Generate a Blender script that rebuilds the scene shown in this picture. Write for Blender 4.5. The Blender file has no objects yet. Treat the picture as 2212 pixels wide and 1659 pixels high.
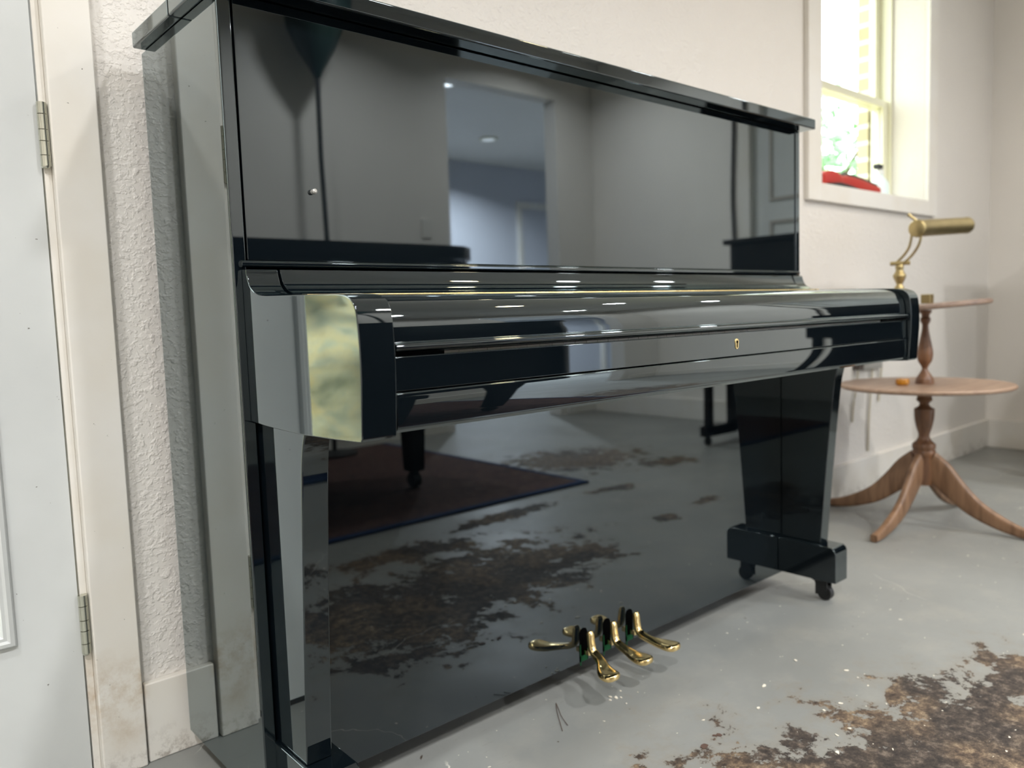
import bpy, bmesh, math, random
from mathutils import Vector, Matrix
random.seed(7)
C = bpy.context.scene.collection
sc = bpy.context.scene

# ------------------------------------------------------------------ camera
cam_d = bpy.data.cameras.new('camera'); cam = bpy.data.objects.new('camera', cam_d); C.objects.link(cam)
a, b, c = -0.71702733, -0.08826603, 0.03366565
yaw = Matrix.Rotation(a, 3, 'Z'); pit = Matrix.Rotation(b, 3, 'X'); rol = Matrix.Rotation(c, 3, 'Y')
R = yaw @ pit @ rol                       # columns: right, forward, up
M = Matrix(((R[0][0], R[0][2], -R[0][1]), (R[1][0], R[1][2], -R[1][1]), (R[2][0], R[2][2], -R[2][1])))
cam.matrix_world = Matrix.Translation((-0.441, -1.085, 0.77)) @ M.to_4x4()
cam_d.sensor_width = 36.0; cam_d.lens = 1708.47 / 2212 * 36
cam_d.clip_start = 0.02
cam_d.dof.use_dof = True; cam_d.dof.focus_distance = 1.15; cam_d.dof.aperture_fstop = 3.6
sc.camera = cam
sc.view_settings.view_transform = 'Standard'; sc.view_settings.look = 'None'
sc.view_settings.gamma = 1; sc.view_settings.use_curve_mapping = False
sc.view_settings.exposure = -0.30

# ------------------------------------------------------------------ sky
w = bpy.data.worlds.new('sky'); sc.world = w; w.use_nodes = True
bg = w.node_tree.nodes['Background']; bg.inputs[0].default_value = (0.93, 0.99, 1.0, 1); bg.inputs[1].default_value = 9.0

# ------------------------------------------------------------------ lamps (the ceiling downlights of the room, with added fill lamps)
def lamp(x, y, z, power, col, r=0.075, spread=150):
    d = bpy.data.lights.new('downlight_beam', 'AREA'); d.shape = 'DISK'; d.size = 2 * r
    d.energy = power; d.color = col; d.spread = math.radians(spread)
    o = bpy.data.objects.new('downlight_beam', d); o.location = (x, y, z); C.objects.link(o)
    return o
COOL = (0.985, 0.99, 1.0); WARM = (1.0, 0.78, 0.48); BLUE = (0.86, 0.92, 1.0)
# x, y, power, colour
DOWN = [(0.62, -1.70, 42, COOL), (1.90, -0.85, 7.5, WARM), (2.60, -0.85, 7.0, COOL), (3.42, -0.85, 7.0, COOL),
        (-1.15, -1.90, 66, COOL), (1.80, -2.35, 50, COOL), (-1.2, -0.7, 24, COOL), (3.30, -2.50, 46, COOL)]  # entries after this row's first are fill, added to brighten the walls
CEIL = 2.60
for x, y, p, col in DOWN: lamp(x, y, CEIL - 0.022, p, col)
lamp(3.42, -3.97, CEIL - 0.022, 40, BLUE)
lamp(5.0, -5.4, CEIL - 0.022, 700, BLUE)  # added lamp, stands in for daylight in the hall

# ------------------------------------------------------------------ materials
def srgb(r, g, b):
    f = lambda v: (v / 255 / 12.92) if v / 255 <= .04045 else ((v / 255 + .055) / 1.055) ** 2.4
    return (f(r), f(g), f(b), 1)
class NT:
    def __init__(s, name):
        s.m = bpy.data.materials.new(name); s.m.use_nodes = True; s.t = s.m.node_tree
        s.b = s.t.nodes['Principled BSDF']; s.out = s.t.nodes['Material Output']
    def n(s, kind, **kw):
        n = s.t.nodes.new(kind)
        for k, v in kw.items():
            if k.startswith('i_'):
                key = k[2:]; key = int(key) if key.isdigit() else key.replace('_', ' ')
                n.inputs[key].default_value = v
            else: setattr(n, k, v)
        return n
    def l(s, a, b): s.t.links.new(a, b)
    def coord(s): return s.n('ShaderNodeTexCoord').outputs['Object']
    def noise(s, vec, scale, detail=4, rough=.55, dist=0):
        n = s.n('ShaderNodeTexNoise'); n.inputs['Scale'].default_value = scale; n.inputs['Detail'].default_value = detail
        n.inputs['Roughness'].default_value = rough; n.inputs['Distortion'].default_value = dist
        s.l(vec, n.inputs['Vector']); return n.outputs['Fac']
    def ramp(s, fac, *stops):
        r = s.n('ShaderNodeValToRGB'); e = r.color_ramp.elements
        while len(e) < len(stops): e.new(.5)
        for k, (p, col) in enumerate(stops):
            e[k].position = p; e[k].color = col if len(col) == 4 else (*col, 1)
        s.l(fac, r.inputs[0]); return r.outputs[0]
    def math(s, op, a, b=None, clamp=False):
        n = s.n('ShaderNodeMath', operation=op); n.use_clamp = clamp
        for i, v in enumerate((a, b)):
            if v is None: continue
            if isinstance(v, (int, float)): n.inputs[i].default_value = v
            else: s.l(v, n.inputs[i])
        return n.outputs[0]
    def mix(s, fac, a, b):
        n = s.n('ShaderNodeMix', data_type='RGBA')
        for i, v in ((0, fac), (6, a), (7, b)):
            if isinstance(v, (int, float)): n.inputs[i].default_value = v
            elif isinstance(v, tuple): n.inputs[i].default_value = v
            else: s.l(v, n.inputs[i])
        return n.outputs[2]
    def mapr(s, v, a, b, c=0., d=1.):
        n = s.n('ShaderNodeMapRange'); s.l(v, n.inputs[0])
        for i, x in enumerate((a, b, c, d)): n.inputs[i + 1].default_value = x
        return n.outputs[0]
    def bump(s, h, strength, dist):
        n = s.n('ShaderNodeBump'); n.inputs['Strength'].default_value = strength; n.inputs['Distance'].default_value = dist
        s.l(h, n.inputs['Height']); s.l(n.outputs[0], s.b.inputs['Normal'])
    def blob(s, vec, cx_, cy_, rx, ry, rot=0):
        mp = s.n('ShaderNodeMapping', vector_type='TEXTURE'); mp.inputs['Location'].default_value = (cx_, cy_, 0)
        mp.inputs['Rotation'].default_value = (0, 0, rot); mp.inputs['Scale'].default_value = (rx, ry, 1e3)
        s.l(vec, mp.inputs[0]); ln = s.n('ShaderNodeVectorMath', operation='LENGTH'); s.l(mp.outputs[0], ln.inputs[0])
        return ln.outputs['Value']
def simple(name, col, rough=.5, metal=0, ior=1.5, **kw):
    s = NT(name); s.b.inputs['Base Color'].default_value = col; s.b.inputs['Roughness'].default_value = rough
    s.b.inputs['Metallic'].default_value = metal; s.b.inputs['IOR'].default_value = ior
    for k, v in kw.items(): s.b.inputs[k.replace('_', ' ')].default_value = v
    return s.m

def m_lacquer():
    # thick polished polyester over black: mirror coat whose strength follows the angle of view, over a near-black body
    s = NT('black_polyester'); v = s.coord()
    s.b.inputs['Base Color'].default_value = (.0030, .0050, .0068, 1); s.b.inputs['Roughness'].default_value = .6
    s.b.inputs['Specular IOR Level'].default_value = 0
    g = s.n('ShaderNodeBsdfGlossy'); g.inputs['Color'].default_value = (.90, .985, 1.0, 1)
    s.l(s.mapr(s.noise(v, 3.0, 2), .3, .7, .010, .026), g.inputs['Roughness'])
    lw = s.n('ShaderNodeLayerWeight'); lw.inputs['Blend'].default_value = .5
    f = s.math('ADD', s.math('MULTIPLY', s.math('POWER', lw.outputs['Facing'], 3.0), .94), .070, True)
    bp = s.n('ShaderNodeBump'); bp.inputs['Strength'].default_value = .05; bp.inputs['Distance'].default_value = .01
    s.l(s.noise(v, 2.2, 1, .4), bp.inputs['Height']); s.l(bp.outputs[0], g.inputs['Normal'])
    mx = s.n('ShaderNodeMixShader'); s.l(f, mx.inputs[0]); s.l(s.b.outputs[0], mx.inputs[1]); s.l(g.outputs[0], mx.inputs[2])
    s.l(mx.outputs[0], s.out.inputs[0]); return s.m
LACQ = m_lacquer()
SATIN = simple('black_satin', (.004, .005, .006, 1), .18, 0, 1.5, Specular_IOR_Level=.25)
INK = simple('dark_recess', (.002, .002, .002, 1), .8, 0, 1.5, Specular_IOR_Level=0.0)
def m_brass(name, col, rough, nz=.0):
    s = NT(name); v = s.coord(); f = s.noise(v, 9, 3)
    s.l(s.mix(s.mapr(f, .35, .7), col, tuple(x * .8 for x in col[:3]) + (1,)), s.b.inputs['Base Color'])
    s.b.inputs['Metallic'].default_value = 1; s.l(s.mapr(f, .3, .7, rough, rough + .1), s.b.inputs['Roughness'])
    return s.m
BRASS = m_brass('polished_brass', (1.0, .77, .37, 1), .05)
BRASS2 = m_brass('lamp_brass', (.50, .40, .20, 1), .36)
HINGE = m_brass('brass_hinge', (1.0, .77, .36, 1), .22)
STEEL = simple('painted_steel', srgb(200, 200, 186), .2, .9)
FELT = simple('green_felt', (.012, .07, .028, 1), .95, 0, 1.5, Specular_IOR_Level=.1)
RUBBER = simple('black_rubber', (.012, .012, .012, 1), .5)
IVORY = simple('white_key_plastic', srgb(205, 203, 194), .25)

def m_wall(name, col, bumpk=1.0, patch=False):
    s = NT(name); v = s.coord()
    big = s.noise(v, 1.1, 3)
    colr = s.mix(s.mapr(big, .35, .68), col, tuple(x * .93 for x in col[:3]) + (1,))
    s.l(colr, s.b.inputs['Base Color']); s.b.inputs['Roughness'].default_value = .42
    mp = s.n('ShaderNodeMapping'); mp.inputs['Scale'].default_value = (1, 1, 1.15); s.l(v, mp.inputs[0])
    n1 = s.noise(mp.outputs[0], 135, 2, .5, 0); n2 = s.noise(mp.outputs[0], 62, 2, .5, .2)
    h = s.math('ADD', s.mapr(n1, .50, .66), s.math('MULTIPLY', s.mapr(n2, .52, .66), .9))
    s.bump(h, .55 * bumpk, .0015)
    return s.m
WALL = m_wall('orange_peel_plaster', srgb(228, 223, 216))
WALL_R = m_wall('plaster_right', srgb(238, 233, 226), .4)
CEILM = m_wall('ceiling_plaster', srgb(232, 230, 224), .5)
BLUEW = m_wall('hall_plaster', srgb(200, 203, 212), .3)

def m_trim(name, stain=True):
    s = NT(name); v = s.coord()
    base = srgb(230, 227, 221)
    f = s.noise(v, 4, 4)
    col = s.mix(s.mapr(f, .4, .7), base, srgb(224, 218, 207))
    if stain:
        sp = s.n('ShaderNodeSeparateXYZ'); s.l(v, sp.inputs[0])
        z = sp.outputs['Z']
        wob = s.math('ADD', z, s.math('MULTIPLY', s.noise(v, 9, 5), .12))
        band = s.math('MULTIPLY', s.mapr(wob, .10, .19), s.mapr(wob, .30, .21), True)
        patchy = s.mapr(s.noise(v, 17, 5, .7), .42, .66)
        near = s.mapr(sp.outputs['X'], -.050, -.064)
        band = s.math('MULTIPLY', band, near)
        col = s.mix(s.math('MULTIPLY', s.math('MULTIPLY', band, patchy), .75), col, srgb(176, 148, 110))
        grime = s.math('MULTIPLY', s.mapr(wob, .12, .055), s.mapr(s.noise(v, 30, 6, .8), .48, .60))
        col = s.mix(s.math('MULTIPLY', grime, .6), col, srgb(120, 105, 88))
        specks = s.mapr(s.noise(v, 160, 2, .5), .78, .80)
        col = s.mix(specks, col, srgb(90, 84, 74))
    s.l(col, s.b.inputs['Base Color']); s.b.inputs['Roughness'].default_value = .33
    s.bump(s.noise(v, 26, 3), .12, .002)
    return s.m
TRIM = m_trim('painted_trim_wood')
TRIMC = m_trim('clean_trim_wood', False)
DOORM = simple('painted_door', srgb(214, 219, 217), .3)
def m_door():
    s = NT('painted_door'); v = s.coord(); f = s.noise(v, 3, 4)
    col = s.mix(s.mapr(f, .4, .7), srgb(212, 214, 212), srgb(201, 203, 201))
    sp = s.mapr(s.noise(v, 120, 2), .775, .79); s.l(s.mix(sp, col, srgb(120, 118, 112)), s.b.inputs['Base Color'])
    s.b.inputs['Roughness'].default_value = .3; s.bump(s.noise(v, 22, 3), .1, .002); return s.m
DOORM = m_door()
FRAMEW = simple('window_vinyl', srgb(232, 230, 205), .35)

def m_glass():
    s = NT('window_glass'); t = s.n('ShaderNodeBsdfTransparent'); g = s.n('ShaderNodeBsdfGlossy'); g.inputs['Roughness'].default_value = .01
    mx = s.n('ShaderNodeMixShader'); mx.inputs[0].default_value = .05; s.l(t.outputs[0], mx.inputs[1]); s.l(g.outputs[0], mx.inputs[2])
    t.inputs[0].default_value = (.96, .98, .96, 1)
    s.l(mx.outputs[0], s.out.inputs[0]); return s.m
GLASS = m_glass()

def m_floor():
    s = NT('worn_painted_concrete'); v = s.coord()
    grey = s.mix(s.mapr(s.noise(v, 1.3, 4), .35, .7), srgb(140, 141, 137), srgb(128, 129, 125))
    grey = s.mix(s.math('MULTIPLY', s.mapr(s.noise(v, 7, 6, .65), .5, .75), .45), grey, srgb(156, 153, 144))
    # hairline scuffs and drips
    mp = s.n('ShaderNodeMapping'); mp.inputs['Scale'].default_value = (1, 4, 1); mp.inputs['Rotation'].default_value = (0, 0, .5); s.l(v, mp.inputs[0])
    grey = s.mix(s.math('MULTIPLY', s.mapr(s.noise(mp.outputs[0], 22, 6, .7), .60, .70), .35), grey, srgb(120, 118, 110))
    # worn areas: where the paint has come off, each with its own place
    blobs = [(1.02, -.66, .50, .28, -.15), (.62, -.60, .34, .33, .3), (.50, -.36, .14, .06, .2), (1.34, -.60, .17, .10, .1), (1.12,-.44,.10,.03,.1),
             (1.86, -.68, .10, .05, .1), (2.18, -.72, .10, .045, .0), (2.50, -1.75, .45, .35, .2), (2.75, -1.35, .18, .12, .1),
             (1.50, -1.15, .30, .07, -.05), (.95, -1.02, .35, .10, .05), (2.1, -1.15, .16, .06, .2), (1.40, -.50, .08, .03, .4), (.33, -.62, .1, .12, 0)]
    d = None
    for bl in blobs:
        q = s.blob(v, *bl); d = q if d is None else s.math('MINIMUM', d, q)
    n = s.noise(v, 11, 10, .74, .2)
    field = s.math('ADD', d, s.math('MULTIPLY', s.math('SUBTRACT', n, .5), 3.7))
    mask = s.mapr(field, .80, .72)
    halo = s.math('MULTIPLY', s.mapr(field, 1.25, .8), .35)
    nb = s.noise(v, 42, 10, .8, .1)
    brown = s.ramp(nb, (.36, srgb(46, 38, 34)), (.47, srgb(84, 71, 60)), (.55, srgb(118, 100, 80)), (.64, srgb(160, 142, 116)))
    brown = s.mix(s.mapr(s.noise(v, 3.2, 3), .46, .56), brown, s.ramp(nb, (.38, srgb(38, 35, 33)), (.52, srgb(68, 60, 54)), (.64, srgb(116, 104, 92))))
    col = s.mix(halo, grey, srgb(132, 124, 110)); col = s.mix(mask, col, brown)
    # cracks through the worn part, filled pale
    vo = s.n('ShaderNodeTexVoronoi', feature='DISTANCE_TO_EDGE'); vo.inputs['Scale'].default_value = 1.7
    dv = s.n('ShaderNodeVectorMath', operation='ADD'); s.l(v, dv.inputs[0])
    nn = s.n('ShaderNodeTexNoise'); nn.inputs['Scale'].default_value = 6; nn.inputs['Detail'].default_value = 5; s.l(v, nn.inputs['Vector'])
    sc_ = s.n('ShaderNodeVectorMath', operation='SCALE'); sc_.inputs['Scale'].default_value = .10; s.l(nn.outputs['Color'], sc_.inputs[0]); s.l(sc_.outputs[0], dv.inputs[1])
    s.l(dv.outputs[0], vo.inputs['Vector'])
    crack = s.math('MULTIPLY', s.mapr(vo.outputs['Distance'], .0013, .0005), s.mapr(s.noise(v, 2.4, 2), .52, .56))
    col = s.mix(s.math('MULTIPLY', crack, .75), col, srgb(214, 208, 196))
    # flecks of white paint and dark chips
    col = s.mix(s.mapr(s.noise(v, 60, 2, .5), .735, .75), col, srgb(222, 214, 196))
    col = s.mix(s.mapr(s.noise(v, 43, 3, .6, .4), .725, .745), col, srgb(74, 64, 56))
    s.l(col, s.b.inputs['Base Color'])
    s.b.inputs['Specular IOR Level'].default_value = .3
    r = s.mapr(s.noise(v, 3, 4), .3, .7, .34, .5)
    s.l(s.math('ADD', r, s.math('MULTIPLY', mask, .3)), s.b.inputs['Roughness'])
    s.bump(s.math('SUBTRACT', s.math('MULTIPLY', s.noise(v, 30, 5), .25), s.math('MULTIPLY', mask, .5)), .45, .0025)
    return s.m
FLOOR = m_floor()

def m_wood(name, ca, cb, rough=.5, axis='Z'):
    s = NT(name); v = s.coord(); mp = s.n('ShaderNodeMapping')
    mp.inputs['Scale'].default_value = {'Z': (26, 26, 3), 'X': (3, 26, 26), 'Y': (26, 3, 26)}[axis]; s.l(v, mp.inputs[0])
    f = s.noise(mp.outputs[0], 1.5, 5, .6, .4)
    s.l(s.ramp(f, (.3, ca), (.7, cb)), s.b.inputs['Base Color']); s.b.inputs['Roughness'].default_value = rough
    s.bump(f, .15, .001); return s.m
W_TOP = m_wood('worn_mahogany_top', srgb(136, 110, 92), srgb(166, 140, 118), .45, 'X')
W_UP = m_wood('reddish_worn_top', srgb(116, 95, 82), srgb(150, 128, 112), .45, 'X')
W_COL = m_wood('turned_mahogany', srgb(80, 54, 38), srgb(136, 96, 66), .4)
W_LEG = m_wood('oiled_walnut_leg', srgb(104, 76, 54), srgb(150, 116, 88), .42)

# ------------------------------------------------------------------ mesh helpers
def finish(ob, ang=35, bevel=0, seg=3, subsurf=0):
    me = ob.data
    for p in me.polygons: p.use_smooth = True
    try: me.set_sharp_from_angle(angle=math.radians(ang))
    except Exception: pass
    if bevel:
        m = ob.modifiers.new('edge', 'BEVEL'); m.width = bevel; m.segments = seg; m.limit_method = 'ANGLE'
        m.angle_limit = math.radians(40); m.harden_normals = True
    if subsurf:
        m = ob.modifiers.new('smooth', 'SUBSURF'); m.levels = subsurf; m.render_levels = subsurf
class MB:
    def __init__(s): s.bm = bmesh.new()
    def box(s, x0, x1, y0, y1, z0, z1):
        v = [s.bm.verts.new(p) for p in ((x0,y0,z0),(x1,y0,z0),(x1,y1,z0),(x0,y1,z0),(x0,y0,z1),(x1,y0,z1),(x1,y1,z1),(x0,y1,z1))]
        for f in ((3,2,1,0),(4,5,6,7),(0,1,5,4),(1,2,6,5),(2,3,7,6),(3,0,4,7)): s.bm.faces.new([v[i] for i in f])
        return s
    def prism(s, pts, a0, a1, axis='X'):
        """pts are 2-D: (y,z) for X, (x,z) for Y, (x,y) for Z"""
        def P(p, t): return {'X': (t, p[0], p[1]), 'Y': (p[0], t, p[1]), 'Z': (p[0], p[1], t)}[axis]
        A = [s.bm.verts.new(P(p, a0)) for p in pts]; B = [s.bm.verts.new(P(p, a1)) for p in pts]; n = len(pts)
        s.bm.faces.new(A); s.bm.faces.new(B[::-1])
        for i in range(n): s.bm.faces.new((A[i], B[i], B[(i+1)%n], A[(i+1)%n]))
        return s
    def lathe(s, prof, cx_=0, cy_=0, n=32, cap=True):
        rings = [[s.bm.verts.new((cx_ + r*math.cos(2*math.pi*k/n), cy_ + r*math.sin(2*math.pi*k/n), z)) for k in range(n)] for r, z in prof]
        for A, B in zip(rings, rings[1:]):
            for k in range(n): s.bm.faces.new((A[k], A[(k+1)%n], B[(k+1)%n], B[k]))
        if cap: s.bm.faces.new(rings[0][::-1]); s.bm.faces.new(rings[-1])
        return s
    def loft(s, secs):
        rings = [[s.bm.verts.new(p) for p in sec] for sec in secs]; n = len(rings[0])
        for A, B in zip(rings, rings[1:]):
            for k in range(n): s.bm.faces.new((A[k], A[(k+1)%n], B[(k+1)%n], B[k]))
        s.bm.faces.new(rings[0][::-1]); s.bm.faces.new(rings[-1]); return s
    def tube(s, pts, r, n=12):
        pts = [Vector(p) for p in pts]; rr = r if isinstance(r, (list, tuple)) else [r]*len(pts); secs = []
        up = Vector((0, 0, 1)); 
        for i, p in enumerate(pts):
            t = (pts[min(i+1, len(pts)-1)] - pts[max(i-1, 0)]).normalized()
            u = t.cross(up if abs(t.z) < .95 else Vector((1, 0, 0))).normalized(); w_ = t.cross(u)
            secs.append([p + rr[i]*(math.cos(2*math.pi*k/n)*u + math.sin(2*math.pi*k/n)*w_) for k in range(n)])
        return s.loft(secs)
    def cyl(s, p, q, r, n=24): return s.tube([p, q], r, n)
    def build(s, name, mat, parent=None, bevel=0, seg=3, ang=35, subsurf=0, label=None):
        bmesh.ops.recalc_face_normals(s.bm, faces=s.bm.faces)
        me = bpy.data.meshes.new(name); s.bm.to_mesh(me); s.bm.free(); me.materials.append(mat)
        o = bpy.data.objects.new(name, me); C.objects.link(o)
        finish(o, ang, bevel, seg, subsurf)
        if parent:
            o.parent = parent
            L = Vector((0,0,0)); q = parent
            while q: L += q.location; q = q.parent
            o.location = -L
        if label: o['label'] = label
        return o
def thing(name, label, cat, loc=(0,0,0), group=None):
    o = bpy.data.objects.new(name, None); C.objects.link(o); o.location = loc; o.empty_display_size = .05
    return tag(o, label, cat, group)
def tag(o, label, cat, group=None):
    o['label'] = label; o['category'] = cat
    if group: o['group'] = group
    return o
def struct(o): o['kind'] = 'structure'; return o
def smooth_curve(pts, n=8):
    """Catmull-Rom through 2-D/3-D points"""
    P = [Vector(p) if len(p) == 3 else Vector((p[0], p[1], 0)) for p in pts]; out = []
    d3 = len(pts[0]) == 3
    for i in range(len(P)-1):
        p0, p1, p2, p3 = P[max(i-1,0)], P[i], P[i+1], P[min(i+2, len(P)-1)]
        for k in range(n):
            t = k/n
            out.append(.5*((2*p1)+(-p0+p2)*t+(2*p0-5*p1+4*p2-p3)*t*t+(-p0+3*p1-3*p2+p3)*t**3))
    out.append(P[-1])
    return [tuple(p) if d3 else (p.x, p.y) for p in out]

# ------------------------------------------------------------------ the room
YW = .375; XR = 4.10; YF = -3.10; XL = -2.60
struct(MB().box(XL-.2, 8.2, -7.6, 1.0, -.12, 0).build('floor', FLOOR))
struct(MB().box(XL-.2, 8.2, -7.6, .60, CEIL, CEIL+.12).build('ceiling', CEILM))
# back wall, with the door opening at the left and the window opening at the right
DX0, DX1, DZ = -1.085, -.147, 2.06
WX0, WX1, WZ0, WZ1 = 2.335, 3.28, 1.205, 2.32
wb = MB()
wb.box(XL, DX0, YW, .60, 0, CEIL).box(DX0, DX1, YW, .60, DZ, CEIL).box(DX1, WX0, YW, .60, 0, CEIL)
wb.box(WX0, WX1, YW, .60, 0, WZ0).box(WX0, WX1, YW, .60, WZ1, CEIL).box(WX1, XR+.2, YW, .60, 0, CEIL)
struct(wb.build('wall_back', WALL))
# brick skin outside
def m_brick():
    s = NT('yellow_brick'); v = s.coord(); br = s.n('ShaderNodeTexBrick'); mp = s.n('ShaderNodeMapping'); mp.inputs['Rotation'].default_value = (math.pi/2, 0, 0)
    s.l(v, mp.inputs[0]); s.l(mp.outputs[0], br.inputs[0]); br.inputs['Color1'].default_value = srgb(186, 176, 148); br.inputs['Color2'].default_value = srgb(170, 158, 128)
    br.inputs['Mortar'].default_value = srgb(226, 220, 204); br.inputs['Scale'].default_value = 1; br.inputs['Brick Width'].default_value = .2; br.inputs['Row Height'].default_value = .075; br.inputs['Mortar Size'].default_value = .01
    s.l(br.outputs[0], s.b.inputs['Base Color']); s.b.inputs['Roughness'].default_value = .8; return s.m
BRICK = m_brick()
ob = MB(); y0, y1 = .615, .665
ob.box(XL, DX0, y0, y1, 0, CEIL).box(DX0, DX1, y0, y1, DZ, CEIL).box(DX1, WX0-.03, y0, y1, 0, CEIL)
ob.box(WX0-.03, WX1-.02, y0, y1, 0, WZ0-.05).box(WX0-.03, WX1-.02, y0, y1, WZ1, CEIL).box(WX1-.02, XR+.2, y0, y1, 0, CEIL)
struct(ob.build('wall_exterior', BRICK))
struct(MB().box(XL-.2, XL, YF-.1, .6, 0, CEIL).build('wall_left', WALL_R))
# right wall with a door in it (out of frame, it shows in the piano's polish)
wr = MB(); wr.box(XR, XR+.15, YF-.1, -1.74, 0, CEIL).box(XR, XR+.15, -1.74, -.94, 2.05, CEIL).box(XR, XR+.15, -.94, .6, 0, CEIL)
struct(wr.build('wall_right', WALL_R))
# front wall (behind the camera) with the doorway into the blue hall
wf = MB(); wf.box(XL, 2.73, YF-.12, YF, 0, CEIL).box(2.73, 3.72, YF-.12, YF, 2.30, CEIL).box(3.72, XR+.15, YF-.12, YF, 0, CEIL)
struct(wf.build('wall_front', WALL_R))
hb = MB(); hb.box(1.4, 8.0, -6.6, -6.5, 0, CEIL).box(1.3, 1.4, -6.6, YF-.12, 0, CEIL).box(8.0, 8.1, -6.6, YF-.12, 0, CEIL).box(XR+.15, 8.0, YF-.12, YF, 0, CEIL)
struct(hb.build('wall_hall', BLUEW))
ht = MB(); ht.box(6.35, 6.43, -6.5, -6.47, 0, 2.1).box(7.2, 7.28, -6.5, -6.47, 0, 2.1).box(6.35, 7.28, -6.5, -6.47, 2.1, 2.18)
struct(ht.build('trim_1', TRIMC, bevel=.003))

# baseboards
struct(MB().box(-.0615, WX0+1.76, YW-.016, YW+.0, 0, .143).build('baseboard_back', TRIM, bevel=.003))
struct(MB().box(XR-.015, XR, -.86, YW-.016, 0, .143).box(XR-.015, XR, YF, -1.83, 0, .143).build('baseboard_right', TRIMC, bevel=.003))
struct(MB().box(XL, 2.65, YF, YF+.015, 0, .143).box(3.80, XR-.015, YF, YF+.015, 0, .143).build('baseboard_front', TRIMC, bevel=.003))

# ---- entrance door, left
dr = bpy.data.objects.new('door_1', None); C.objects.link(dr); dr.location = (-.61, .39, 0); struct(dr)
LX1, LX0, LZ0, LZ1 = -.266, -.94, .292, 1.90
dx0, dx1, dz0 = -1.07, -.1505, .014
slab = MB(); slab.box(dx0, LX0, .370, .412, dz0, 2.035).box(LX1, dx1, .370, .412, dz0, 2.035).box(LX0, LX1, .370, .412, dz0, LZ0).box(LX0, LX1, .370, .412, LZ1, 2.035)
slab.build('door_slab', DOORM, dr)
# lite moulding: raised ogee frame
mo = [(0, 0), (.000, -.004), (.004, -.010), (.010, -.012), (.014, -.009), (.019, -.010), (.024, -.004), (.026, .012)]
def frame_loft(x0, x1, z0, z1, prof, yb):
    """picture-frame moulding; prof = (inward offset, y offset)"""
    mb = MB(); rings = []
    for (cx_, cz_, sx, sz) in ((x0, z0, 1, 1), (x1, z0, -1, 1), (x1, z1, -1, -1), (x0, z1, 1, -1)):
        rings.append([mb.bm.verts.new((cx_ + sx*o, yb + y, cz_ + sz*o)) for o, y in prof])
    for i in range(4):
        A, B = rings[i], rings[(i+1) % 4]
        for k in range(len(prof)-1): mb.bm.faces.new((A[k], A[k+1], B[k+1], B[k]))
    return mb
frame_loft(LX0-.024, LX1+.024, LZ0-.024, LZ1+.024, mo, .370).build('glass_moulding', DOORM, dr)
MB().box(LX0-.002, LX1+.002, .386, .392, LZ0-.002, LZ1+.002).build('glass_pane', GLASS, dr)
MB().cyl((-1.0, .372, .95), (-1.0, .345, .95), .028).cyl((-1.0, .345, .95), (-1.0, .320, .95), .012).build('handle', STEEL, dr)
cs = MB(); cs.box(-.1475, -.1365, .3695, .60, 0, 2.06)                       # jamb edge
struct(cs.build('trim_2', TRIM, bevel=.0015))
cc = MB(); cc.box(-.1365, -.0655, .3525, YW, 0, 2.13).box(-1.17, -1.095, .3525, YW, 0, 2.13).box(-1.095, -.1365, .3525, YW, 2.06, 2.13).box(-1.095, -1.083, .3695, .6, 0, 2.06)
struct(cc.build('trim_3', TRIM, bevel=.003))
struct(MB().box(DX0, DX1, .375, .60, 0, .012).build('trim_4', simple('dark_threshold', srgb(60, 58, 54), .4, .5)))
# hinges
def hinge(zc):
    h = thing('door_hinge', 'grey steel butt hinge on the white door edge, ' + ('the upper one' if zc > .8 else 'the lower one near the floor'), 'hinge', (-.146, .362, zc-.05), 'butt hinges of the entrance door')
    L = .100; x, y = -.146, .3615
    z = zc - L/2
    for i, fr in enumerate((.17, .22, .18, .24, .19)):
        dz = L*fr
        MB().cyl((x, y, z+.0006), (x, y, z+dz-.0006), .0070, 20).build('knuckle', STEEL, h)
        z += dz
    MB().lathe([(.0012, zc-L/2-.0035), (.005, zc-L/2-.003), (.0064, zc-L/2-.001), (.0064, zc-L/2+.001)], x, y, 20).build('pin', STEEL, h)
    MB().box(x+.002, x+.0085, y+.002, y+.0085, zc-L/2+.001, zc+L/2-.001).build('leaf', STEEL, h)
    return h
hinge(1.078); hinge(.278)

# ---- window
wn = bpy.data.objects.new('window_1', None); C.objects.link(wn); wn.location = (2.8, .5, 1.205); struct(wn)
cz = MB(); cz.box(2.240, WX0, .355, YW, 1.140, WZ1+.095).box(WX1, 3.375, .355, YW, 1.140, WZ1+.095).box(WX0, WX1, .355, YW, 1.140, WZ0).box(WX0, WX1, .355, YW, WZ1, WZ1+.095)
cz.build('window_frame', TRIMC, wn, bevel=.003)
def sash(x0, x1, z0, z1, y, th, sw, name='sash'):
    m = MB(); m.box(x0, x0+sw, y, y+th, z0, z1).box(x1-sw, x1, y, y+th, z0, z1).box(x0+sw, x1-sw, y, y+th, z0, z0+sw*.8).box(x0+sw, x1-sw, y, y+th, z1-sw*.7, z1)
    s_ = m.build(name, FRAMEW, wn, bevel=.002)
    p = MB().box(x0+sw, x1-sw, y+th*.45, y+th*.6, z0+sw*.8, z1-sw*.7).build('pane', GLASS, s_); return s_
sash(WX0+.012, WX1-.012, WZ0+.01, 1.665, .530, .030, .045)
sash(WX0+.012, WX1-.012, 1.635, WZ1-.01, .566, .030, .045)
jl = MB(); jl.box(WX0, WX0+.014, .515, .605, WZ0, WZ1).box(WX1-.014, WX1, .515, .605, WZ0, WZ1).box(WX0, WX1, .515, .605, WZ0, WZ0+.012).box(WX0, WX1, .515, .605, WZ1-.012, WZ1)
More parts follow.
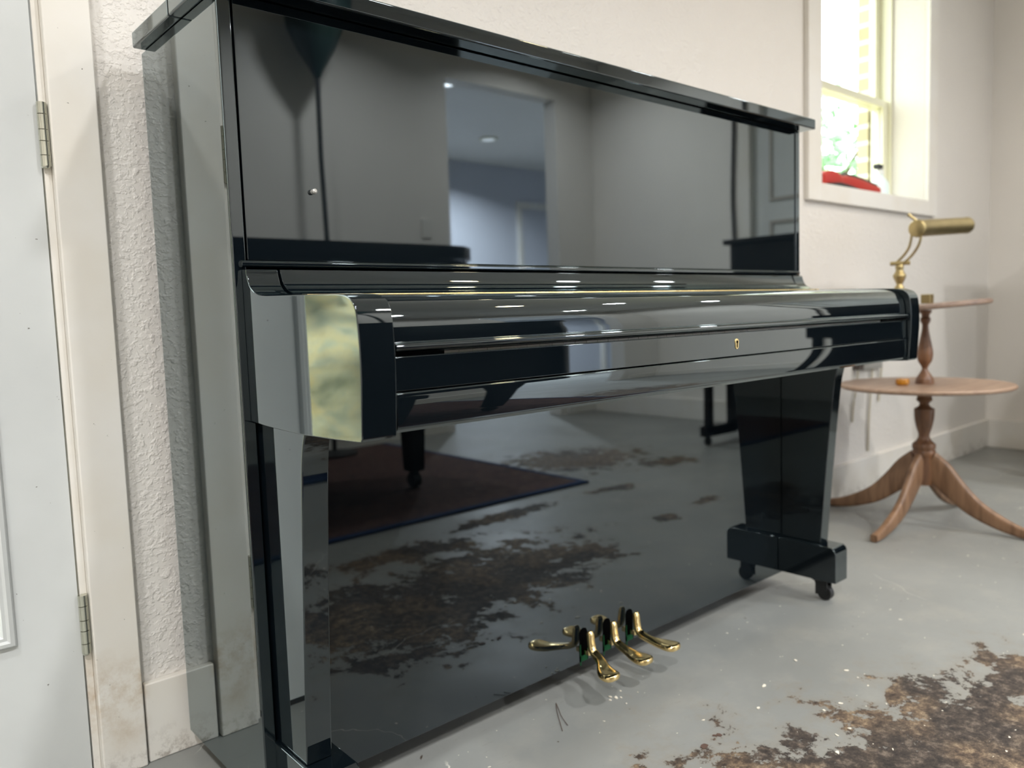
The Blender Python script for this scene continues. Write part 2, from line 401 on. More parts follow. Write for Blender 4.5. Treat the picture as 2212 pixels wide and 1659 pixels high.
jl.build('jamb_liner', FRAMEW, wn, bevel=.001)

# ---- door in the right wall (seen only in the polish), sitting in its opening
d2 = bpy.data.objects.new('door_2', None); C.objects.link(d2); d2.location = (XR+.03, -1.34, 0); struct(d2)
MB().box(XR+.02, XR+.06, -1.735, -.945, .01, 2.045).build('door_slab', DOORM, d2)
t2 = MB(); t2.box(XR-.018, XR, -1.82, -1.74, 0, 2.13).box(XR-.018, XR, -.94, -.86, 0, 2.13).box(XR-.018, XR, -1.74, -.94, 2.05, 2.13)
struct(t2.build('trim_5', TRIMC, bevel=.003))
pm = MB()
for z0, z1 in ((.22, .85), (1.0, 1.30), (1.42, 1.90)):
    pm.box(XR+.012, XR+.021, -1.62, -1.06, z0, z0+.02).box(XR+.012, XR+.021, -1.62, -1.06, z1-.02, z1).box(XR+.012, XR+.021, -1.62, -1.60, z0+.02, z1-.02).box(XR+.012, XR+.021, -1.08, -1.06, z0+.02, z1-.02)
pm.build('panel_moulding', simple('shadow_paint', srgb(170, 165, 156), .5), d2)
MB().cyl((XR+.02, -1.67, .95), (XR-.035, -1.67, .95), .024).build('handle', BRASS2, d2)
cable = smooth_curve([(XR-.012, -1.865, 2.58), (XR-.014, -1.855, 2.0), (XR-.012, -1.87, 1.5), (XR-.016, -1.86, 1.1), (XR-.02, -1.87, .3), (XR-.03, -1.86, .02)], 8)
tag(MB().tube(cable, .011, 8).build('power_cable', RUBBER), 'thick black cable hanging down the right wall beside its door frame', 'cable')

# ------------------------------------------------------------------ outside: ground, rock bank, greenery
def m_rock():
    s = NT('tan_rock'); v = s.coord(); vo = s.n('ShaderNodeTexVoronoi'); vo.inputs['Scale'].default_value = 2.2; s.l(v, vo.inputs['Vector'])
    f = s.noise(v, 3, 6, .6, .5)
    c1 = s.ramp(f, (.3, srgb(138, 142, 124)), (.45, srgb(200, 196, 168)), (.58, srgb(228, 208, 158)), (.7, srgb(182, 190, 170)))
    s.l(s.mix(s.mapr(vo.outputs['Distance'], .45, .75), c1, srgb(138, 138, 120)), s.b.inputs['Base Color']); s.b.inputs['Roughness'].default_value = .9
    s.bump(s.noise(v, 5, 6), 1, .05); return s.m
ROCK = m_rock()
GROUND = simple('dry_yard_soil', srgb(178, 166, 132), .95)
struct(MB().box(-14, 16, .73, 14, -.35, -.14).build('ground', GROUND))
bank = MB(); nx, nz = 60, 18
grid = [[bank.bm.verts.new((-9 + i*.30, 4.2 + j*.10 + .35*math.sin(i*.9+j*.5)*math.cos(j*.7-i*.31) + random.uniform(-.12, .12), -.2 + j*.155)) for i in range(nx)] for j in range(nz)]
for j in range(nz-1):
    for i in range(nx-1): bank.bm.faces.new((grid[j][i], grid[j][i+1], grid[j+1][i+1], grid[j+1][i]))
bk = bank.build('rock_bank', ROCK, ang=180); tag(bk, 'tan rock bank outside, seen through the door glass in the key block polish', 'rock bank')
bk['kind'] = 'structure'
del bk['label']; del bk['category']
LEAF = simple('leaf_green', srgb(128, 184, 128), .5, **{'Transmission_Weight': 0.0})
BARK = simple('bark', srgb(96, 82, 66), .9)
def tree(name, x, y, zt, rad, n, label, cat, seed, size=.09):
    rnd = random.Random(seed); t = thing(name, label, cat, (x, y, -.14))
    tr = MB().tube([(x, y, -.14), (x+.05, y, zt*.5), (x, y+.1, zt)], [.07, .05, .02], 10)
    for k in range(7):
        an = k*.9; tr.tube([(x, y, zt*.45+k*.12), (x+rad*.8*math.cos(an), y+rad*.8*math.sin(an), zt*.6+k*.2)], [.03, .008], 6)
    tr.build('trunk', BARK, t)
    lf = MB()
    for k in range(n):
        u = Vector((rnd.gauss(0, 1), rnd.gauss(0, 1), rnd.gauss(0, 1))).normalized() * rad * rnd.random()**.45
        p = Vector((x, y, zt)) + Vector((u.x, u.y, u.z*1.15))
        a_ = Vector((rnd.uniform(-1, 1), rnd.uniform(-1, 1), rnd.uniform(-.6, .6))).normalized(); b_ = a_.orthogonal().normalized()
        s1 = size*rnd.uniform(.6, 1.2)
        vs = [lf.bm.verts.new(p + q) for q in (-a_*s1, b_*s1*.4 - a_*.15*s1, a_*s1, -b_*s1*.4 - a_*.15*s1)]
        lf.bm.faces.new(vs)
    o = lf.build('foliage', LEAF, t); return t
tree('yard_tree', 7.15, 2.85, 2.20, .62, 560, 'green leafy tree outside the sash window, pale in the glare', 'tree', 3)
tree('yard_shrub', -3.4, 3.0, .9, .45, 900, 'green shrub growing before the rock bank outside the glazed door', 'shrub', 5, .06)
tree('yard_shrub', -1.15, 3.9, 1.9, .45, 500, 'taller green shrub beside the rock bank outside the glazed door', 'shrub', 9, .06)

# ------------------------------------------------------------------ THE PIANO
W_ = 1.53
pn = thing('upright_piano', 'glossy black upright piano with brass pedals standing against the wall beside the white door', 'piano', (W_/2, .17, 0))
SP = .019
for x0, x1 in ((0, SP), (W_-SP, W_)):
    MB().box(x0, x1, 0, .326, .050, 1.2195).build('side_panel', LACQ, pn, bevel=.0022, seg=4)
MB().box(SP, W_-SP, .300, .330, .06, 1.2185).build('back_panel', SATIN, pn)
MB().box(SP, W_-SP, .030, .300, .055, .075).build('bottom_board', SATIN, pn)
MB().box(-.018, W_+.018, .1365, .310, 1.220, 1.2455).build('lid', LACQ, pn, bevel=.003, seg=4)
MB().box(-.018, W_+.018, -.035, .1350, 1.220, 1.2455).build('lid_flap', LACQ, pn, bevel=.003, seg=4)
MB().box(SP+.0035, W_-SP-.0010, .003, .025, .858, 1.2185).build('upper_panel', LACQ, pn, bevel=.0012)
MB().prism([(-.0035, .8475), (-.0062, .850), (-.0062, .8545), (-.0035, .857), (.02, .857), (.02, .8475)], .010, W_-.010).build('music_shelf_moulding', LACQ, pn, bevel=.0008)
# small round knob on the upper panel
MB().tube([(.128, .0035, .960), (.128, -.003, .960), (.128, -.005, .960), (.128, -.007, .960)], [.0035, .0040, .0038, .0018], 20).build('panel_knob', simple('pearl_grey_knob', srgb(190, 188, 182), .25, .4), pn)
# arms / key blocks
arm = [(0, .844), (-.0135, .844)] + smooth_curve([(-.0135, .844), (-.0165, .833), (-.0225, .8215), (-.034, .8130), (-.050, .8075), (-.075, .8052)], 5)[1:] \
      + [(-.16, .8030), (-.234, .8010)] + smooth_curve([(-.234, .8010), (-.268, .7995), (-.286, .7965), (-.298, .7905), (-.3045, .781), (-.3075, .768), (-.3095, .745), (-.3100, .715), (-.3085, .685), (-.3050, .6335)], 5)[1:] \
      + [(-.302, .6300), (-.238, .6275), (-.157, .6255), (-.05, .6275), (0, .6300)]
for x0, x1 in ((.0115, .0585), (W_-.0585, W_-.0115)):
    MB().prism(arm, x0, x1).build('key_block', LACQ, pn, bevel=.0016, seg=3, ang=25)
# top of the fallboard: concave sweep, hinge strip, rounded fall
FX0, FX1 = .0625, W_-.0625
con = [(.010, .8440), (-.0115, .8440)] + smooth_curve([(-.0115, .8440), (-.0150, .8345), (-.0215, .8235), (-.033, .8150), (-.050, .8098), (-.078, .8075)], 6)[1:] + [(-.078, .800), (.010, .800)]
MB().prism(con, FX0, FX1).build('fallboard_top', LACQ, pn, bevel=.0006, ang=25)
MB().box(FX0+.002, FX1-.002, -.0885, -.0795, .7985, .8066).build('fallboard_hinge', HINGE, pn, bevel=.0012, label='polished brass continuous hinge')
fall = [(-.0895, .7990)] + smooth_curve([(-.0895, .8010), (-.16, .8010), (-.225, .7995), (-.256, .7970), (-.276, .7910), (-.2885, .7800), (-.2945, .7660), (-.2965, .7520), (-.2970, .7420)], 6) \
      + smooth_curve([(-.2970, .7410), (-.3040, .7395), (-.3065, .7365), (-.3060, .7330), (-.3020, .7305)], 4) + [(-.292, .7290), (-.282, .7290), (-.282, .770), (-.25, .786), (-.0895, .788)]
MB().prism(fall, FX0, FX1).build('fallboard_front', LACQ, pn, bevel=.0005, ang=28)
MB().box(FX0, FX1, -.3000, -.284, .6835, .7245).build('key_slip', LACQ, pn, bevel=.0012)
MB().prism([(-.300, .6820), (-.3015, .6805), (-.3015, .6440), (-.3000, .6385), (-.2960, .6345), (-.2900, .6335), (0, .6335), (0, .6820)], FX0, FX1).build('key_bed', LACQ, pn, bevel=.0004, ang=25)
# white keys: their fronts show in the slit under the fall
for x0, x1 in ((FX0+.0005, .1495), (W_-.1495, FX1-.0005)): MB().box(x0, x1, -.2805, -.13, .7000, .7275).build('key_end_block', SATIN, pn)
kx0, kx1, nk = .150, W_-.150, 52; kw = (kx1-kx0)/nk
km = MB().box(0, kw-.0012, -.2795, -.13, .7120, .7270).bm; kme = bpy.data.meshes.new('white_key'); km.to_mesh(kme); km.free(); kme.materials.append(IVORY)
for k in range(nk):
    o = bpy.data.objects.new('white_key', kme); C.objects.link(o); o.parent = pn; o.location = Vector((kx0+k*kw, 0, 0)) - pn.location
# escutcheon
ex, ez = .769, .704
def stadium(r1, r2, h, n=14):
    p = [(r1*math.cos(t), h+r1*math.sin(t)) for t in [math.radians(-35) + k/n*math.radians(250) for k in range(n+1)]]
    q = [(r2*math.cos(t), -h+r2*math.sin(t)) for t in [math.radians(180) + k/n*math.radians(180) for k in range(n+1)]]
    return [(ex+x, ez+z) for x, z in p+q]
es = MB().prism(stadium(.0057, .0044, .0042), -.3012, -.2990, 'Y').build('keyhole_plate', HINGE, pn, bevel=.0006, label='brass keyhole plate')
MB().prism([(ex+.0027*math.cos(math.radians(t_)), ez+.0040+.0027*math.sin(math.radians(t_))) for t_ in range(-60, 241, 20)] + [(ex-.0013, ez-.0062), (ex+.0013, ez-.0062)], -.3016, -.3005, 'Y').build('keyhole', INK, es)
# lower panel, legs, toe blocks
MB().box(SP+.001, W_-SP-.001, .020, .030, .050, .6325).build('lower_panel', LACQ, pn, bevel=.0012)
legp = [(.0198, .6270), (-.143, .6270)] + smooth_curve([(-.143, .6270), (-.1345, .606), (-.1285, .580), (-.1245, .548), (-.1160, .464), (-.1045, .335), (-.0940, .200), (-.0905, .1505)], 5)[1:] + [(.0198, .1505)]
for x0, x1 in ((.0225, .0615), (W_-.0615, W_-.0225)):
    MB().prism(legp, x0, x1).build('leg', LACQ, pn, bevel=.0022, seg=4, ang=25)
for x0, x1 in ((.0175, .0800), (W_-.0800, W_-.0175)):
    t = MB().prism([(.0198, .058), (-.1400, .058), (-.1400, .1350), (-.1370, .1430), (-.1290, .1495), (.0198, .1505)], x0, x1).build('toe_block', LACQ, pn, bevel=.002, seg=3)
    xc = (x0+x1)/2
    cb = MB().lathe([(.020, .0575), (.020, .052), (.013, .048), (.010, .040)], xc, -.080, 20)
    cb.box(xc-.013, xc-.010, -.108, -.076, .014, .052); cb.box(xc+.010, xc+.013, -.108, -.076, .014, .052)
    cf = cb.build('caster_fork', RUBBER, t)
    MB().cyl((xc-.009, -.098, .0195), (xc+.009, -.098, .0195), .0195, 28).build('caster_wheel', RUBBER, cf, bevel=.002)
# rear casters carry the body
for xc in (.05, W_-.05):
    MB().cyl((xc-.012, .26, .0255), (xc+.012, .26, .0255), .0255, 24).build('rear_caster', RUBBER, pn)
# pedals
def ring(ctr, u, w_, hw, ht, n=12):
    o = []
    for k in range(n):
        t = 2*math.pi*(k+.5)/n; cx_, sy = math.cos(t), math.sin(t)
        o.append(ctr + u*hw*math.copysign(abs(cx_)**.55, cx_) + w_*ht*math.copysign(abs(sy)**.55, sy))
    return o
def pedal(xp, bend, tipshift):
    # stations: x offset, y, z, half width, half thickness
    S = [(0, .003, .1195, .0050, .0025), (0, .0015, .1185, .0070, .0052), (0, -.0005, .112, .0078, .0058), (0, -.0015, .098, .0082, .0058), (0, -.003, .086, .0085, .0062),
         (0, -.0075, .0775, .0090, .0065), (0, -.017, .0725, .0092, .0065), (tipshift*.12, -.030, .0690, .0095, .0062), (tipshift*.35, -.045, .0660, .0120, .0062),
         (tipshift*.68, -.061, .0640, .0175, .0064), (tipshift*.92, -.076, .0640, .0215, .0070), (tipshift*1.0, -.088, .0645, .0215, .0072), (tipshift*1.02, -.0965, .0648, .0165, .0068), (tipshift*1.02, -.0995, .0648, .0050, .0040)]
    P = [Vector((xp+s_[0], s_[1], s_[2])) for s_ in S]; secs = []
    for i, s_ in enumerate(S):
        t = (P[min(i+1, len(P)-1)] - P[max(i-1, 0)]).normalized()
        u = Vector((1, 0, 0)); u = (u - t*u.dot(t)).normalized(); w_ = t.cross(u)
        secs.append(ring(P[i], u, w_, s_[3], s_[4]))
    pd = MB().loft(secs).build('pedal', BRASS, pn, ang=180, subsurf=2, label='polished brass pedal')
    MB().box(xp-.004, xp+.004, .002, .0190, .068, .077).build('pedal_rod', BRASS, pd)
    sl = MB().prism([(xp-.0115, .052), (xp+.0115, .052), (xp+.0115, .112), (xp+.008, .119), (xp, .1215), (xp-.008, .119), (xp-.0115, .112)], .0192, .0200, 'Y').build('pedal_slot', INK, pn)
    fm = MB().box(xp-.0115, xp-.0095, .0182, .0198, .044, .088).box(xp+.0095, xp+.0115, .0182, .0198, .052, .075).box(xp-.0115, xp+.0115, .0182, .0198, .052, .064).build('felt_bushing', FELT, sl)
    return pd
pedal(.694, 0, -.036); pedal(.765, 0, -.004); pedal(.838, 0, .014)

# bits lying on the floor
CHIP = simple('paint_chip_white', srgb(226, 218, 200), .6); CHIPD = simple('dark_flake', srgb(86, 66, 56), .8)
def chip(x, y, r, seed, mat=CHIP):
    rn = random.Random(seed); pts = []; a0 = rn.random()*6; el = rn.uniform(.35, .8)
    for k in range(8):
        t = k*math.pi/4; q = r*rn.uniform(.6, 1.1); px, py = q*math.cos(t), q*math.sin(t)*el
        pts.append((x + px*math.cos(a0) - py*math.sin(a0), y + px*math.sin(a0) + py*math.cos(a0)))
    return MB().prism(pts, .0004, .0014, 'Z').build('paint_chip' if mat is CHIP else 'dark_flake', mat)
for i, (x, y, r) in enumerate([(.691, -.054, .0045), (.697, -.064, .006), (.681, -.063, .0035), (.724, -.052, .003), (.744, -.080, .0022), (.693, -.094, .0022), (.704, -.071, .003)]):
    tag(chip(x, y, r, i), 'white paint chip scattered on the floor just in front of the pedals', 'paint chip', 'white chips by the pedals')
for i, (x, y, r) in enumerate([(1.125, -.327, .005), (1.096, -.228, .005), (.746, -.237, .004), (.983, -.384, .005), (.936, -.375, .004), (.907, -.439, .004), (.869, -.434, .005), (.817, -.461, .006), (.892, -.522, .004), (.945, -.243, .008), (.857, -.284, .006)]):
    tag(chip(x, y, r, 20+i), 'pale paint chip on the open grey floor right of the pedals', 'paint chip', 'pale chips on the open floor')
for i, (x, y, r) in enumerate([(.722, -.287, .007), (.715, -.283, .006), (.702, -.290, .003), (.673, -.291, .011)]):
    tag(chip(x, y, r, 40+i, CHIPD), 'dark flake on the grey floor at the front edge of the picture', 'flake', 'dark flakes on the floor')
tag(MB().tube(smooth_curve([(.596, .004, .0012), (.578, -.016, .0016), (.561, -.038, .0014), (.531, -.079, .0012)], 4), .0006, 6).tube(smooth_curve([(.596, .004, .0012), (.580, -.020, .0020), (.565, -.043, .0018), (.552, -.072, .0012)], 4), .0006, 6).build('pine_needle', CHIPD), 'forked brown pine needle on the floor left of the pedals', 'pine needle')
tag(chip(.096, .288, .006, 77), 'curled white paint sliver on the floor under the left end of the piano', 'paint chip')

# ------------------------------------------------------------------ side table (two tier)
TX, TY = 2.40, .02
tb = thing('pedestal_side_table', 'worn two-tier round wooden pedestal table with four splayed legs by the window wall', 'table', (TX, TY, 0))
col = smooth_curve([(.030, .135), (.033, .16), (.033, .235)], 2) + [(.037, .240), (.038, .250), (.034, .256), (.037, .262), (.037, .275), (.030, .282), (.024, .288), (.018, .300)] \
    + smooth_curve([(.018, .300), (.018, .312), (.025, .335), (.0305, .365), (.0320, .392)], 4)[1:] + [(.0320, .398), (.024, .402), (.016, .410), (.015, .418), (.022, .424), (.026, .430), (.022, .438), (.026, .445), (.030, .452), (.030, .470)]
MB().lathe(col, TX, TY, 40).build('column_lower', W_COL, tb, ang=50)
MB().lathe([(.262, .470), (.270, .474), (.272, .480), (.268, .4845), (0.24, .4850)], TX, TY, 96).build('lower_shelf', W_TOP, tb, ang=40)
up = [(.029, .4850), (.030, .490)] + smooth_curve([(.028, .494), (.027, .502), (.020, .515), (.011, .530), (.009, .538), (.013, .548), (.0215, .563), (.0250, .582), (.0235, .602), (.0170, .635), (.0115, .665), (.0100, .685), (.013, .693)], 3) + [(.016, .698), (.016, .708), (.012, .712), (.013, .722), (.019, .728), (.019, .736)]
MB().lathe(up, TX, TY, 36).build('column_upper', W_COL, tb, ang=50)
tp = MB().lathe([(.186, -.009), (.196, -.006), (.198, 0), (.196, .006), (.186, .009)], 0, 0, 80)
tilt = Matrix.Translation((TX, TY, .7475)) @ Matrix.Rotation(math.radians(4.0), 4, Vector((-.93, -.36, 0)))
bmesh.ops.transform(tp.bm, matrix=tilt, verts=tp.bm.verts)
tp.build('upper_shelf', W_UP, tb, ang=40)
for k in range(4):
    ang_ = math.radians(90*k - 2); dvec = Vector((math.cos(ang_), math.sin(ang_), 0)); sv = Vector((-dvec.y, dvec.x, 0))
    path = smooth_curve([(.018, .200, 0), (.055, .178, 0), (.105, .128, 0), (.165, .078, 0), (.235, .043, 0), (.300, .022, 0), (.352, .0145, 0)], 4)
    secs = []
    for i, q in enumerate(path):
        f = i/(len(path)-1); ctr = Vector((TX, TY, 0)) + dvec*q[0] + Vector((0, 0, q[1]))
        q0, q1 = path[max(i-1, 0)], path[min(i+1, len(path)-1)]; t = (dvec*(q1[0]-q0[0]) + Vector((0, 0, q1[1]-q0[1]))).normalized()
        nrm = sv.cross(t); hw = .0135 - .002*f; hh = (.042*(1-f)**1.2 + .0125)
        hh = min(hh, q[1]-.0015) if f > .6 else hh
        secs.append(ring(ctr, sv, nrm, hw, hh, 16))
    MB().loft(secs).build('leg', W_LEG, tb, ang=50)

# lamp on the upper tier
LX, LY = 2.378, .098
def topz(x, y):
    p = tilt @ Vector((0, 0, .009)); nrm = (tilt.to_3x3() @ Vector((0, 0, 1)))
    return p.z - (nrm.x*(x-p.x) + nrm.y*(y-p.y))/nrm.z
lz = topz(LX, LY)
lm = thing('brass_desk_lamp', 'brass piano lamp with a tilted tube shade standing on the small upper tier', 'lamp', (LX, LY, lz))
bs = MB().lathe([(.052, .0010), (.052, .006), (.040, .012), (.018, .018), (.010, .026)], 0, 0, 36)
bmesh.ops.transform(bs.bm, matrix=Matrix.Translation((LX, LY, lz)) @ tilt.to_3x3().to_4x4(), verts=bs.bm.verts)
bs.build('base', BRASS2, lm, ang=50)
stem = smooth_curve([(.012, lz+.022), (.010, .795), (.014, .805), (.016, .815), (.010, .826), (.013, .835), (.019, .848), (.021, .857), (.016, .866), (.012, .875), (.014, .886), (.011, .894)], 3)
MB().lathe(stem, LX, LY, 28).build('stem', BRASS2, lm, ang=60)
MB().cyl((LX-.010, LY+.028, .899), (LX+.012, LY-.030, .899), .007, 16).build('pivot', BRASS2, lm)
E1 = Vector((2.360, .036, 1.010)); E2 = Vector((2.712, .004, 1.034)); ax = (E2-E1).normalized()
for pts_ in ([(2.379, .112, .900), (2.380, .088, .922), (2.372, .066, .948), (2.366, .057, .972), (2.366, .054, .992)],
             [(2.380, .084, .900), (2.381, .060, .922), (2.378, .040, .948), (2.375, .030, .970), (2.376, .028, .990)]):
    MB().tube(smooth_curve(pts_, 6), .0042, 10).build('arm', BRASS2, lm)
sh = MB(); u = ax.cross(Vector((0, 0, 1))).normalized(); v_ = u.cross(ax); N = 40; rad = .0285
def circ(pt, r): return [pt + r*(math.cos(2*math.pi*k/N)*u + math.sin(2*math.pi*k/N)*v_) for k in range(N)]
sh.loft([circ(E1 - ax*.003, rad*.9), circ(E1, rad), circ(E1 + ax*.006, rad*1.04), circ(E1 + ax*.010, rad), circ(E2 - ax*.010, rad), circ(E2 - ax*.004, rad*1.04), circ(E2, rad), circ(E2 + ax*.003, rad*.9)])
sh.build('lamp_shade', BRASS2, lm, ang=50)
MB().tube([tuple(E1 + Vector((.010, .004, .026))), tuple(E1 + Vector((.004, .018, .040))), tuple(E1 + Vector((.000, .028, .050)))], [.005, .0045, .006], 10).build('switch', BRASS2, lm)
# the little brass cube-like box by the lamp
bx = MB(); bz = topz(2.355, -.002)
bx.box(2.338, 2.370, -.018, .012, bz+.0015, bz+.032)
bo = bx.build('brass_box', BRASS2, bevel=.002); tag(bo, 'small brass box at the near edge of the upper tier', 'box')
# amber piece on the lower tier
am = MB().lathe([(.016, .4850), (.021, .490), (.022, .500), (.019, .506), (.010, .508)], 2.318, .060, 24)
tag(am.build('amber_dish', simple('amber_glass', srgb(214, 144, 36), .15, 0, 1.5, Transmission_Weight=.35)), 'small amber glass dish on the lower tier of the wooden table', 'dish')

# outlet and cords on the back wall behind the table
ol = thing('wall_outlet', 'grey power strip with cords fixed low on the wall behind the wooden table', 'outlet', (2.73, YW, .52))
MB().box(2.665, 2.835, YW-.022, YW, .500, .538).build('strip_body', simple('grey_plastic', srgb(150, 148, 142), .4), ol, bevel=.004)
MB().box(2.615, 2.650, YW-.030, YW, .505, .545).build('plug', simple('dark_plug', srgb(86, 78, 72), .5), ol, bevel=.004)
for x0, x1, zb, col_ in ((2.632, 2.600, .300, 'tan'), (2.76, 2.735, .165, 'tan2'), (2.84, 2.830, .36, 'tan3')):
    MB().tube(smooth_curve([(x0, YW-.014, .505), (x0-.006, YW-.012, .44), (x1+.004, YW-.010, (zb+.44)/2), (x1, YW-.008, zb)], 5), .0045, 8).build('cord', simple('pale_cord_'+col_, srgb(196, 188, 168), .5), ol)

# things on the window sill
pouch = thing('tool_pouch', 'red and black soft pouch lying on the window sill', 'pouch', (2.70, .455, WZ0))
RED = simple('red_nylon', srgb(178, 40, 28), .55); BLK = simple('black_nylon', srgb(34, 36, 38), .6)
def lump(x0, x1, y0, y1, zs, mat, name, zb=WZ0, taper=.5):
    secs = []; n = len(zs)
    for i, z in enumerate(zs):
        f = i/(n-1); x = x0 + (x1-x0)*f; k = taper + (1-taper)*math.sin(math.pi*min(max(f, .08), .92))
        secs.append(ring(Vector((x, (y0+y1)/2, (z+zb)/2)), Vector((0, 1, 0)), Vector((0, 0, 1)), (y1-y0)/2*k, (z-zb)/2, 14))
    return MB().loft(secs).build(name, mat, pouch, ang=60)
lump(2.46, 2.62, .400, .515, [1.262, 1.276, 1.281, 1.276, 1.250], RED, 'red_end', WZ0, .8)
lump(2.58, 2.93, .400, .505, [1.262, 1.270, 1.268, 1.262, 1.254, 1.248], RED, 'red_panel', WZ0, .8)
lump(2.60, 2.955, .425, .520, [1.270, 1.285, 1.286, 1.281, 1.274, 1.266], BLK, 'black_flap', WZ0+.02, .8)
lump(2.47, 2.72, .388, .42, [1.222, 1.230, 1.226, 1.215], BLK, 'black_strap', WZ0, .8)
btl = thing('spray_bottle', 'clear white spray bottle with black nozzle on the right end of the sill', 'bottle', (3.09, .485, WZ0))
MB().lathe(smooth_curve([(.036, WZ0+.001), (.038, WZ0+.01), (.038, 1.270), (.032, 1.290), (.018, 1.308), (.014, 1.318)], 3), 3.09, .485, 28).build('body', simple('milky_plastic', srgb(226, 240, 240), .25, 0, 1.45), btl, ang=60)
MB().lathe([(.016, 1.318), (.017, 1.332), (.012, 1.342)], 3.09, .485, 20).build('collar', simple('white_cap', srgb(236, 238, 236), .4), btl)
MB().box(3.050, 3.098, .473, .497, 1.342, 1.362).build('nozzle', BLK, btl, bevel=.003)

# ------------------------------------------------------------------ what stands behind the camera (it shows in the polish)
# rug
def m_rug():
    s = NT('rug_pattern'); v = s.coord(); f = s.noise(v, 16, 5, .7, 1.5)
    c1 = s.ramp(f, (.35, srgb(44, 30, 30)), (.5, srgb(74, 44, 40)), (.62, srgb(98, 78, 66)), (.7, srgb(40, 40, 50)))
    s.l(c1, s.b.inputs['Base Color']); s.b.inputs['Roughness'].default_value = .95; return s.m
rg = thing('area_rug', 'dark red patterned rug with blue border under the grand piano', 'rug', (.4, -2.2, 0))
MB().box(-1.5, 2.09, -3.02, -1.345, .0008, .009).build('rug_field', m_rug(), rg)
NAVY = simple('navy_border', srgb(14, 44, 84), .95)
MB().box(-1.5, 2.12, -1.345, -1.31, .0008, .0095).box(2.09, 2.12, -3.02, -1.345, .0008, .0095).build('rug_border', NAVY, rg)

# grand piano
gx0, gx1, gy0, gy1 = .12, 1.78, -2.98, -1.56
out = [(gx0, gy1), (1.30, gy1)] + smooth_curve([(1.30, gy1), (1.60, gy1-.02), (1.745, gy1-.13), (1.775, gy1-.32), (1.66, gy1-.55), (1.35, gy1-.72), (1.05, gy1-.90), (.78, gy1-1.25), (.52, gy1-1.40), (gx0, gy0)], 6)[1:]
gp = thing('grand_piano', 'black grand piano on the rug behind the camera, mirrored in the polish', 'piano', (1.0, -2.1, 0))
MB().prism(out, .50, 1.000, 'Z').build('rim', SATIN, gp, ang=40)
lid2 = [(p[0] + .018*(1 if p[0] > .9 else 0), p[1] + (.015 if p[1] > -1.6 else 0)) for p in out]
MB().prism(lid2, 1.006, 1.060, 'Z').build('lid', SATIN, gp, ang=40)
MB().box(-.16, .1195, gy0, gy1, .4995, .80).build('key_bed', SATIN, gp, bevel=.004)
for q_ in (gy1-.07, gy0): MB().box(-.14, .12, q_, q_+.07, .80, .98).build('arm', SATIN, gp, bevel=.006)
MB().box(-.02, .12, gy0+.07, gy1-.07, .80, .92).build('fallboard', SATIN, gp, bevel=.004)
for lx, ly in ((.05, gy1-.10), (.05, gy0+.10), (1.52, gy1-.25)):
    lg = MB().loft([[Vector((lx+sx*r, ly+sy*r, z)) for sx, sy in ((-1,-1),(1,-1),(1,1),(-1,1))] for r, z in ((.035, .085), (.045, .38), (.060, .46), (.060, .4995))]).build('leg', SATIN, gp, bevel=.004)
    MB().cyl((lx-.018, ly, .045), (lx+.018, ly, .045), .034, 20).cyl((lx, ly, .07), (lx, ly, .09), .022, 16).build('caster', RUBBER, lg)
ly_ = MB(); ly_.box(.28, .31, -2.32, -2.29, .10, .4995).box(.28, .31, -2.17, -2.14, .10, .4995).box(.25, .34, -2.38, -2.08, .07, .12)
ly_.build('pedal_lyre', SATIN, gp, bevel=.004)
bn = thing('piano_bench', 'black piano bench by the grand piano, dim in the lower polish', 'bench', (.62, -1.72, 0))
MB().box(.28, .96, -1.94, -1.50, .4455, .4945).build('seat', SATIN, bn, bevel=.012)
MB().box(.31, .93, -1.91, -1.53, .240, .4450).build('apron', SATIN, bn, bevel=.003)
for bx_ in (.31, .885):
    for by_ in (-1.91, -1.575):
        MB().box(bx_, bx_+.045, by_, by_+.045, .0092, .2395).build('leg', SATIN, bn, bevel=.003)
# second upright, back against the right wall
up2 = thing('studio_piano', 'black upright piano along the right wall, mirrored in the polish', 'piano', (3.6, -.83, 0))
ya, yb = -1.52, -.16
MB().box(3.52, 3.93, ya, yb, .06, 1.12).build('body', SATIN, up2, bevel=.004)
MB().box(3.48, 3.95, ya-.02, yb+.02, 1.12, 1.15).build('lid', SATIN, up2, bevel=.004)
MB().box(3.22, 3.52, ya+.02, yb-.02, .60, .74).build('key_bed', SATIN, up2, bevel=.006)
for yy in (ya+.03, yb-.07):
    MB().box(3.27, 3.52, yy, yy+.04, .741, .80).build('arm', SATIN, up2, bevel=.006)
    lg = MB().box(3.26, 3.30, yy, yy+.04, .11, .60).build('leg', SATIN, up2, bevel=.004)
    MB().box(3.23, 3.52, yy-.005, yy+.045, .05, .11).build('toe_block', SATIN, up2, bevel=.004)
    MB().cyl((3.27, yy+.01, .024), (3.27, yy+.03, .024), .023, 20).build('caster', RUBBER, lg)
for yy in (ya+.05, yb-.05):
    MB().cyl((3.80, yy-.01, .029), (3.80, yy+.01, .029), .029, 20).build('rear_caster', RUBBER, up2)
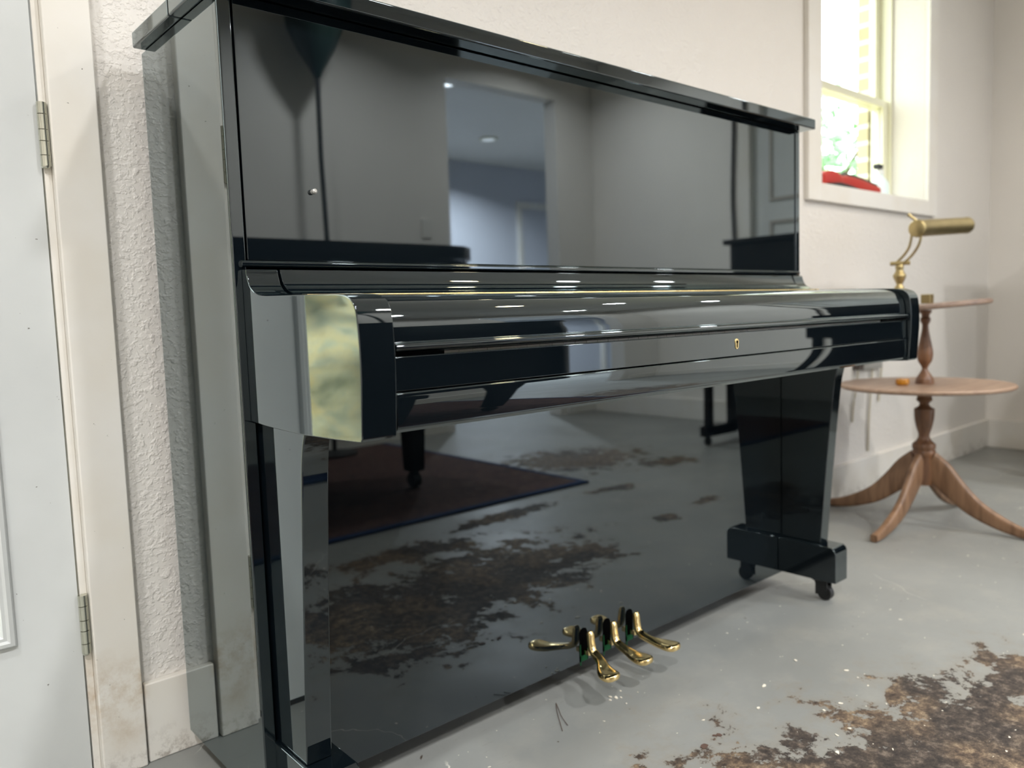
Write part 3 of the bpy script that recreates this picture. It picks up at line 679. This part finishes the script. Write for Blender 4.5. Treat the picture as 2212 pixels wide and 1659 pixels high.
# torchiere floor lamp
tx, ty = 1.71, -2.90
tl = thing('torchiere_floor_lamp', 'dark torchiere floor lamp behind the grand piano, mirrored in the upper panel', 'lamp', (tx, ty, 0))
MB().lathe([(.13, .0095), (.13, .022), (.05, .034), (.012, .04)], tx, ty, 32).build('base', RUBBER, tl)
MB().tube([(tx, ty, .036), (tx+.006, ty, 1.2), (tx-.004, ty, 1.65), (tx, ty, 2.12)], .0135, 12).build('pole', RUBBER, tl)
MB().lathe([(.015, 2.08), (.04, 2.13), (.10, 2.23), (.15, 2.34), (.165, 2.46), (.155, 2.46), (.14, 2.34), (.09, 2.24), (.015, 2.15)], tx, ty, 36, False).build('lamp_shade', simple('dark_green_shade', srgb(28, 48, 44), .4), tl, ang=50)
# outlet on the front wall
tag(MB().box(2.50, 2.575, YF+.001, YF+.008, 1.27, 1.39).build('switch_plate', TRIMC, bevel=.002), 'white switch plate on the far wall left of the hall opening', 'switch')

# ceiling fixtures
def m_emit(col, st):
    s = NT('lit_diffuser'); s.b.inputs['Base Color'].default_value = (.8, .8, .8, 1)
    s.b.inputs['Emission Color'].default_value = (*col, 1); s.b.inputs['Emission Strength'].default_value = st; return s.m
places = ['over the middle of the grand piano', 'warm one near the black upright, first in the row', 'second in the row along the piano wall', 'nearest the right wall',
          'over the left end of the rug', 'over the tail of the grand piano, added to brighten the far wall', 'nearest the entrance door, added as fill for the wall there', 'nearest the hall doorway, added as fill for the walls']
for (x, y, p, col), pl in zip(DOWN, places):
    f = thing('ceiling_downlight', 'round recessed ceiling downlight, ' + pl, 'ceiling light', (x, y, CEIL), 'recessed downlights in the ceiling')
    MB().lathe([(.078, CEIL-.020), (.096, CEIL-.018), (.100, CEIL-.006), (.100, CEIL), (.086, CEIL), (.078, CEIL-.012)], x, y, 36, False).build('trim_ring', FRAMEW, f, ang=40)
    MB().lathe([(.0765, CEIL-.014), (.0765, CEIL-.010)], x, y, 32).build('diffuser', m_emit(col, 6), f)
for x, y in ((3.42, -3.97), (5.0, -5.4)):
    f = thing('ceiling_downlight', 'round recessed hall ceiling downlight, ' + ('the nearer to the doorway' if x < 4 else 'the farther from the doorway, added in place of hall daylight'), 'ceiling light', (x, y, CEIL), 'recessed downlights in the hall')
    MB().lathe([(.078, CEIL-.020), (.096, CEIL-.018), (.100, CEIL-.006), (.100, CEIL), (.086, CEIL), (.078, CEIL-.012)], x, y, 36, False).build('trim_ring', FRAMEW, f, ang=40)
    MB().lathe([(.0765, CEIL-.014), (.0765, CEIL-.010)], x, y, 32).build('diffuser', m_emit(BLUE, 6), f)
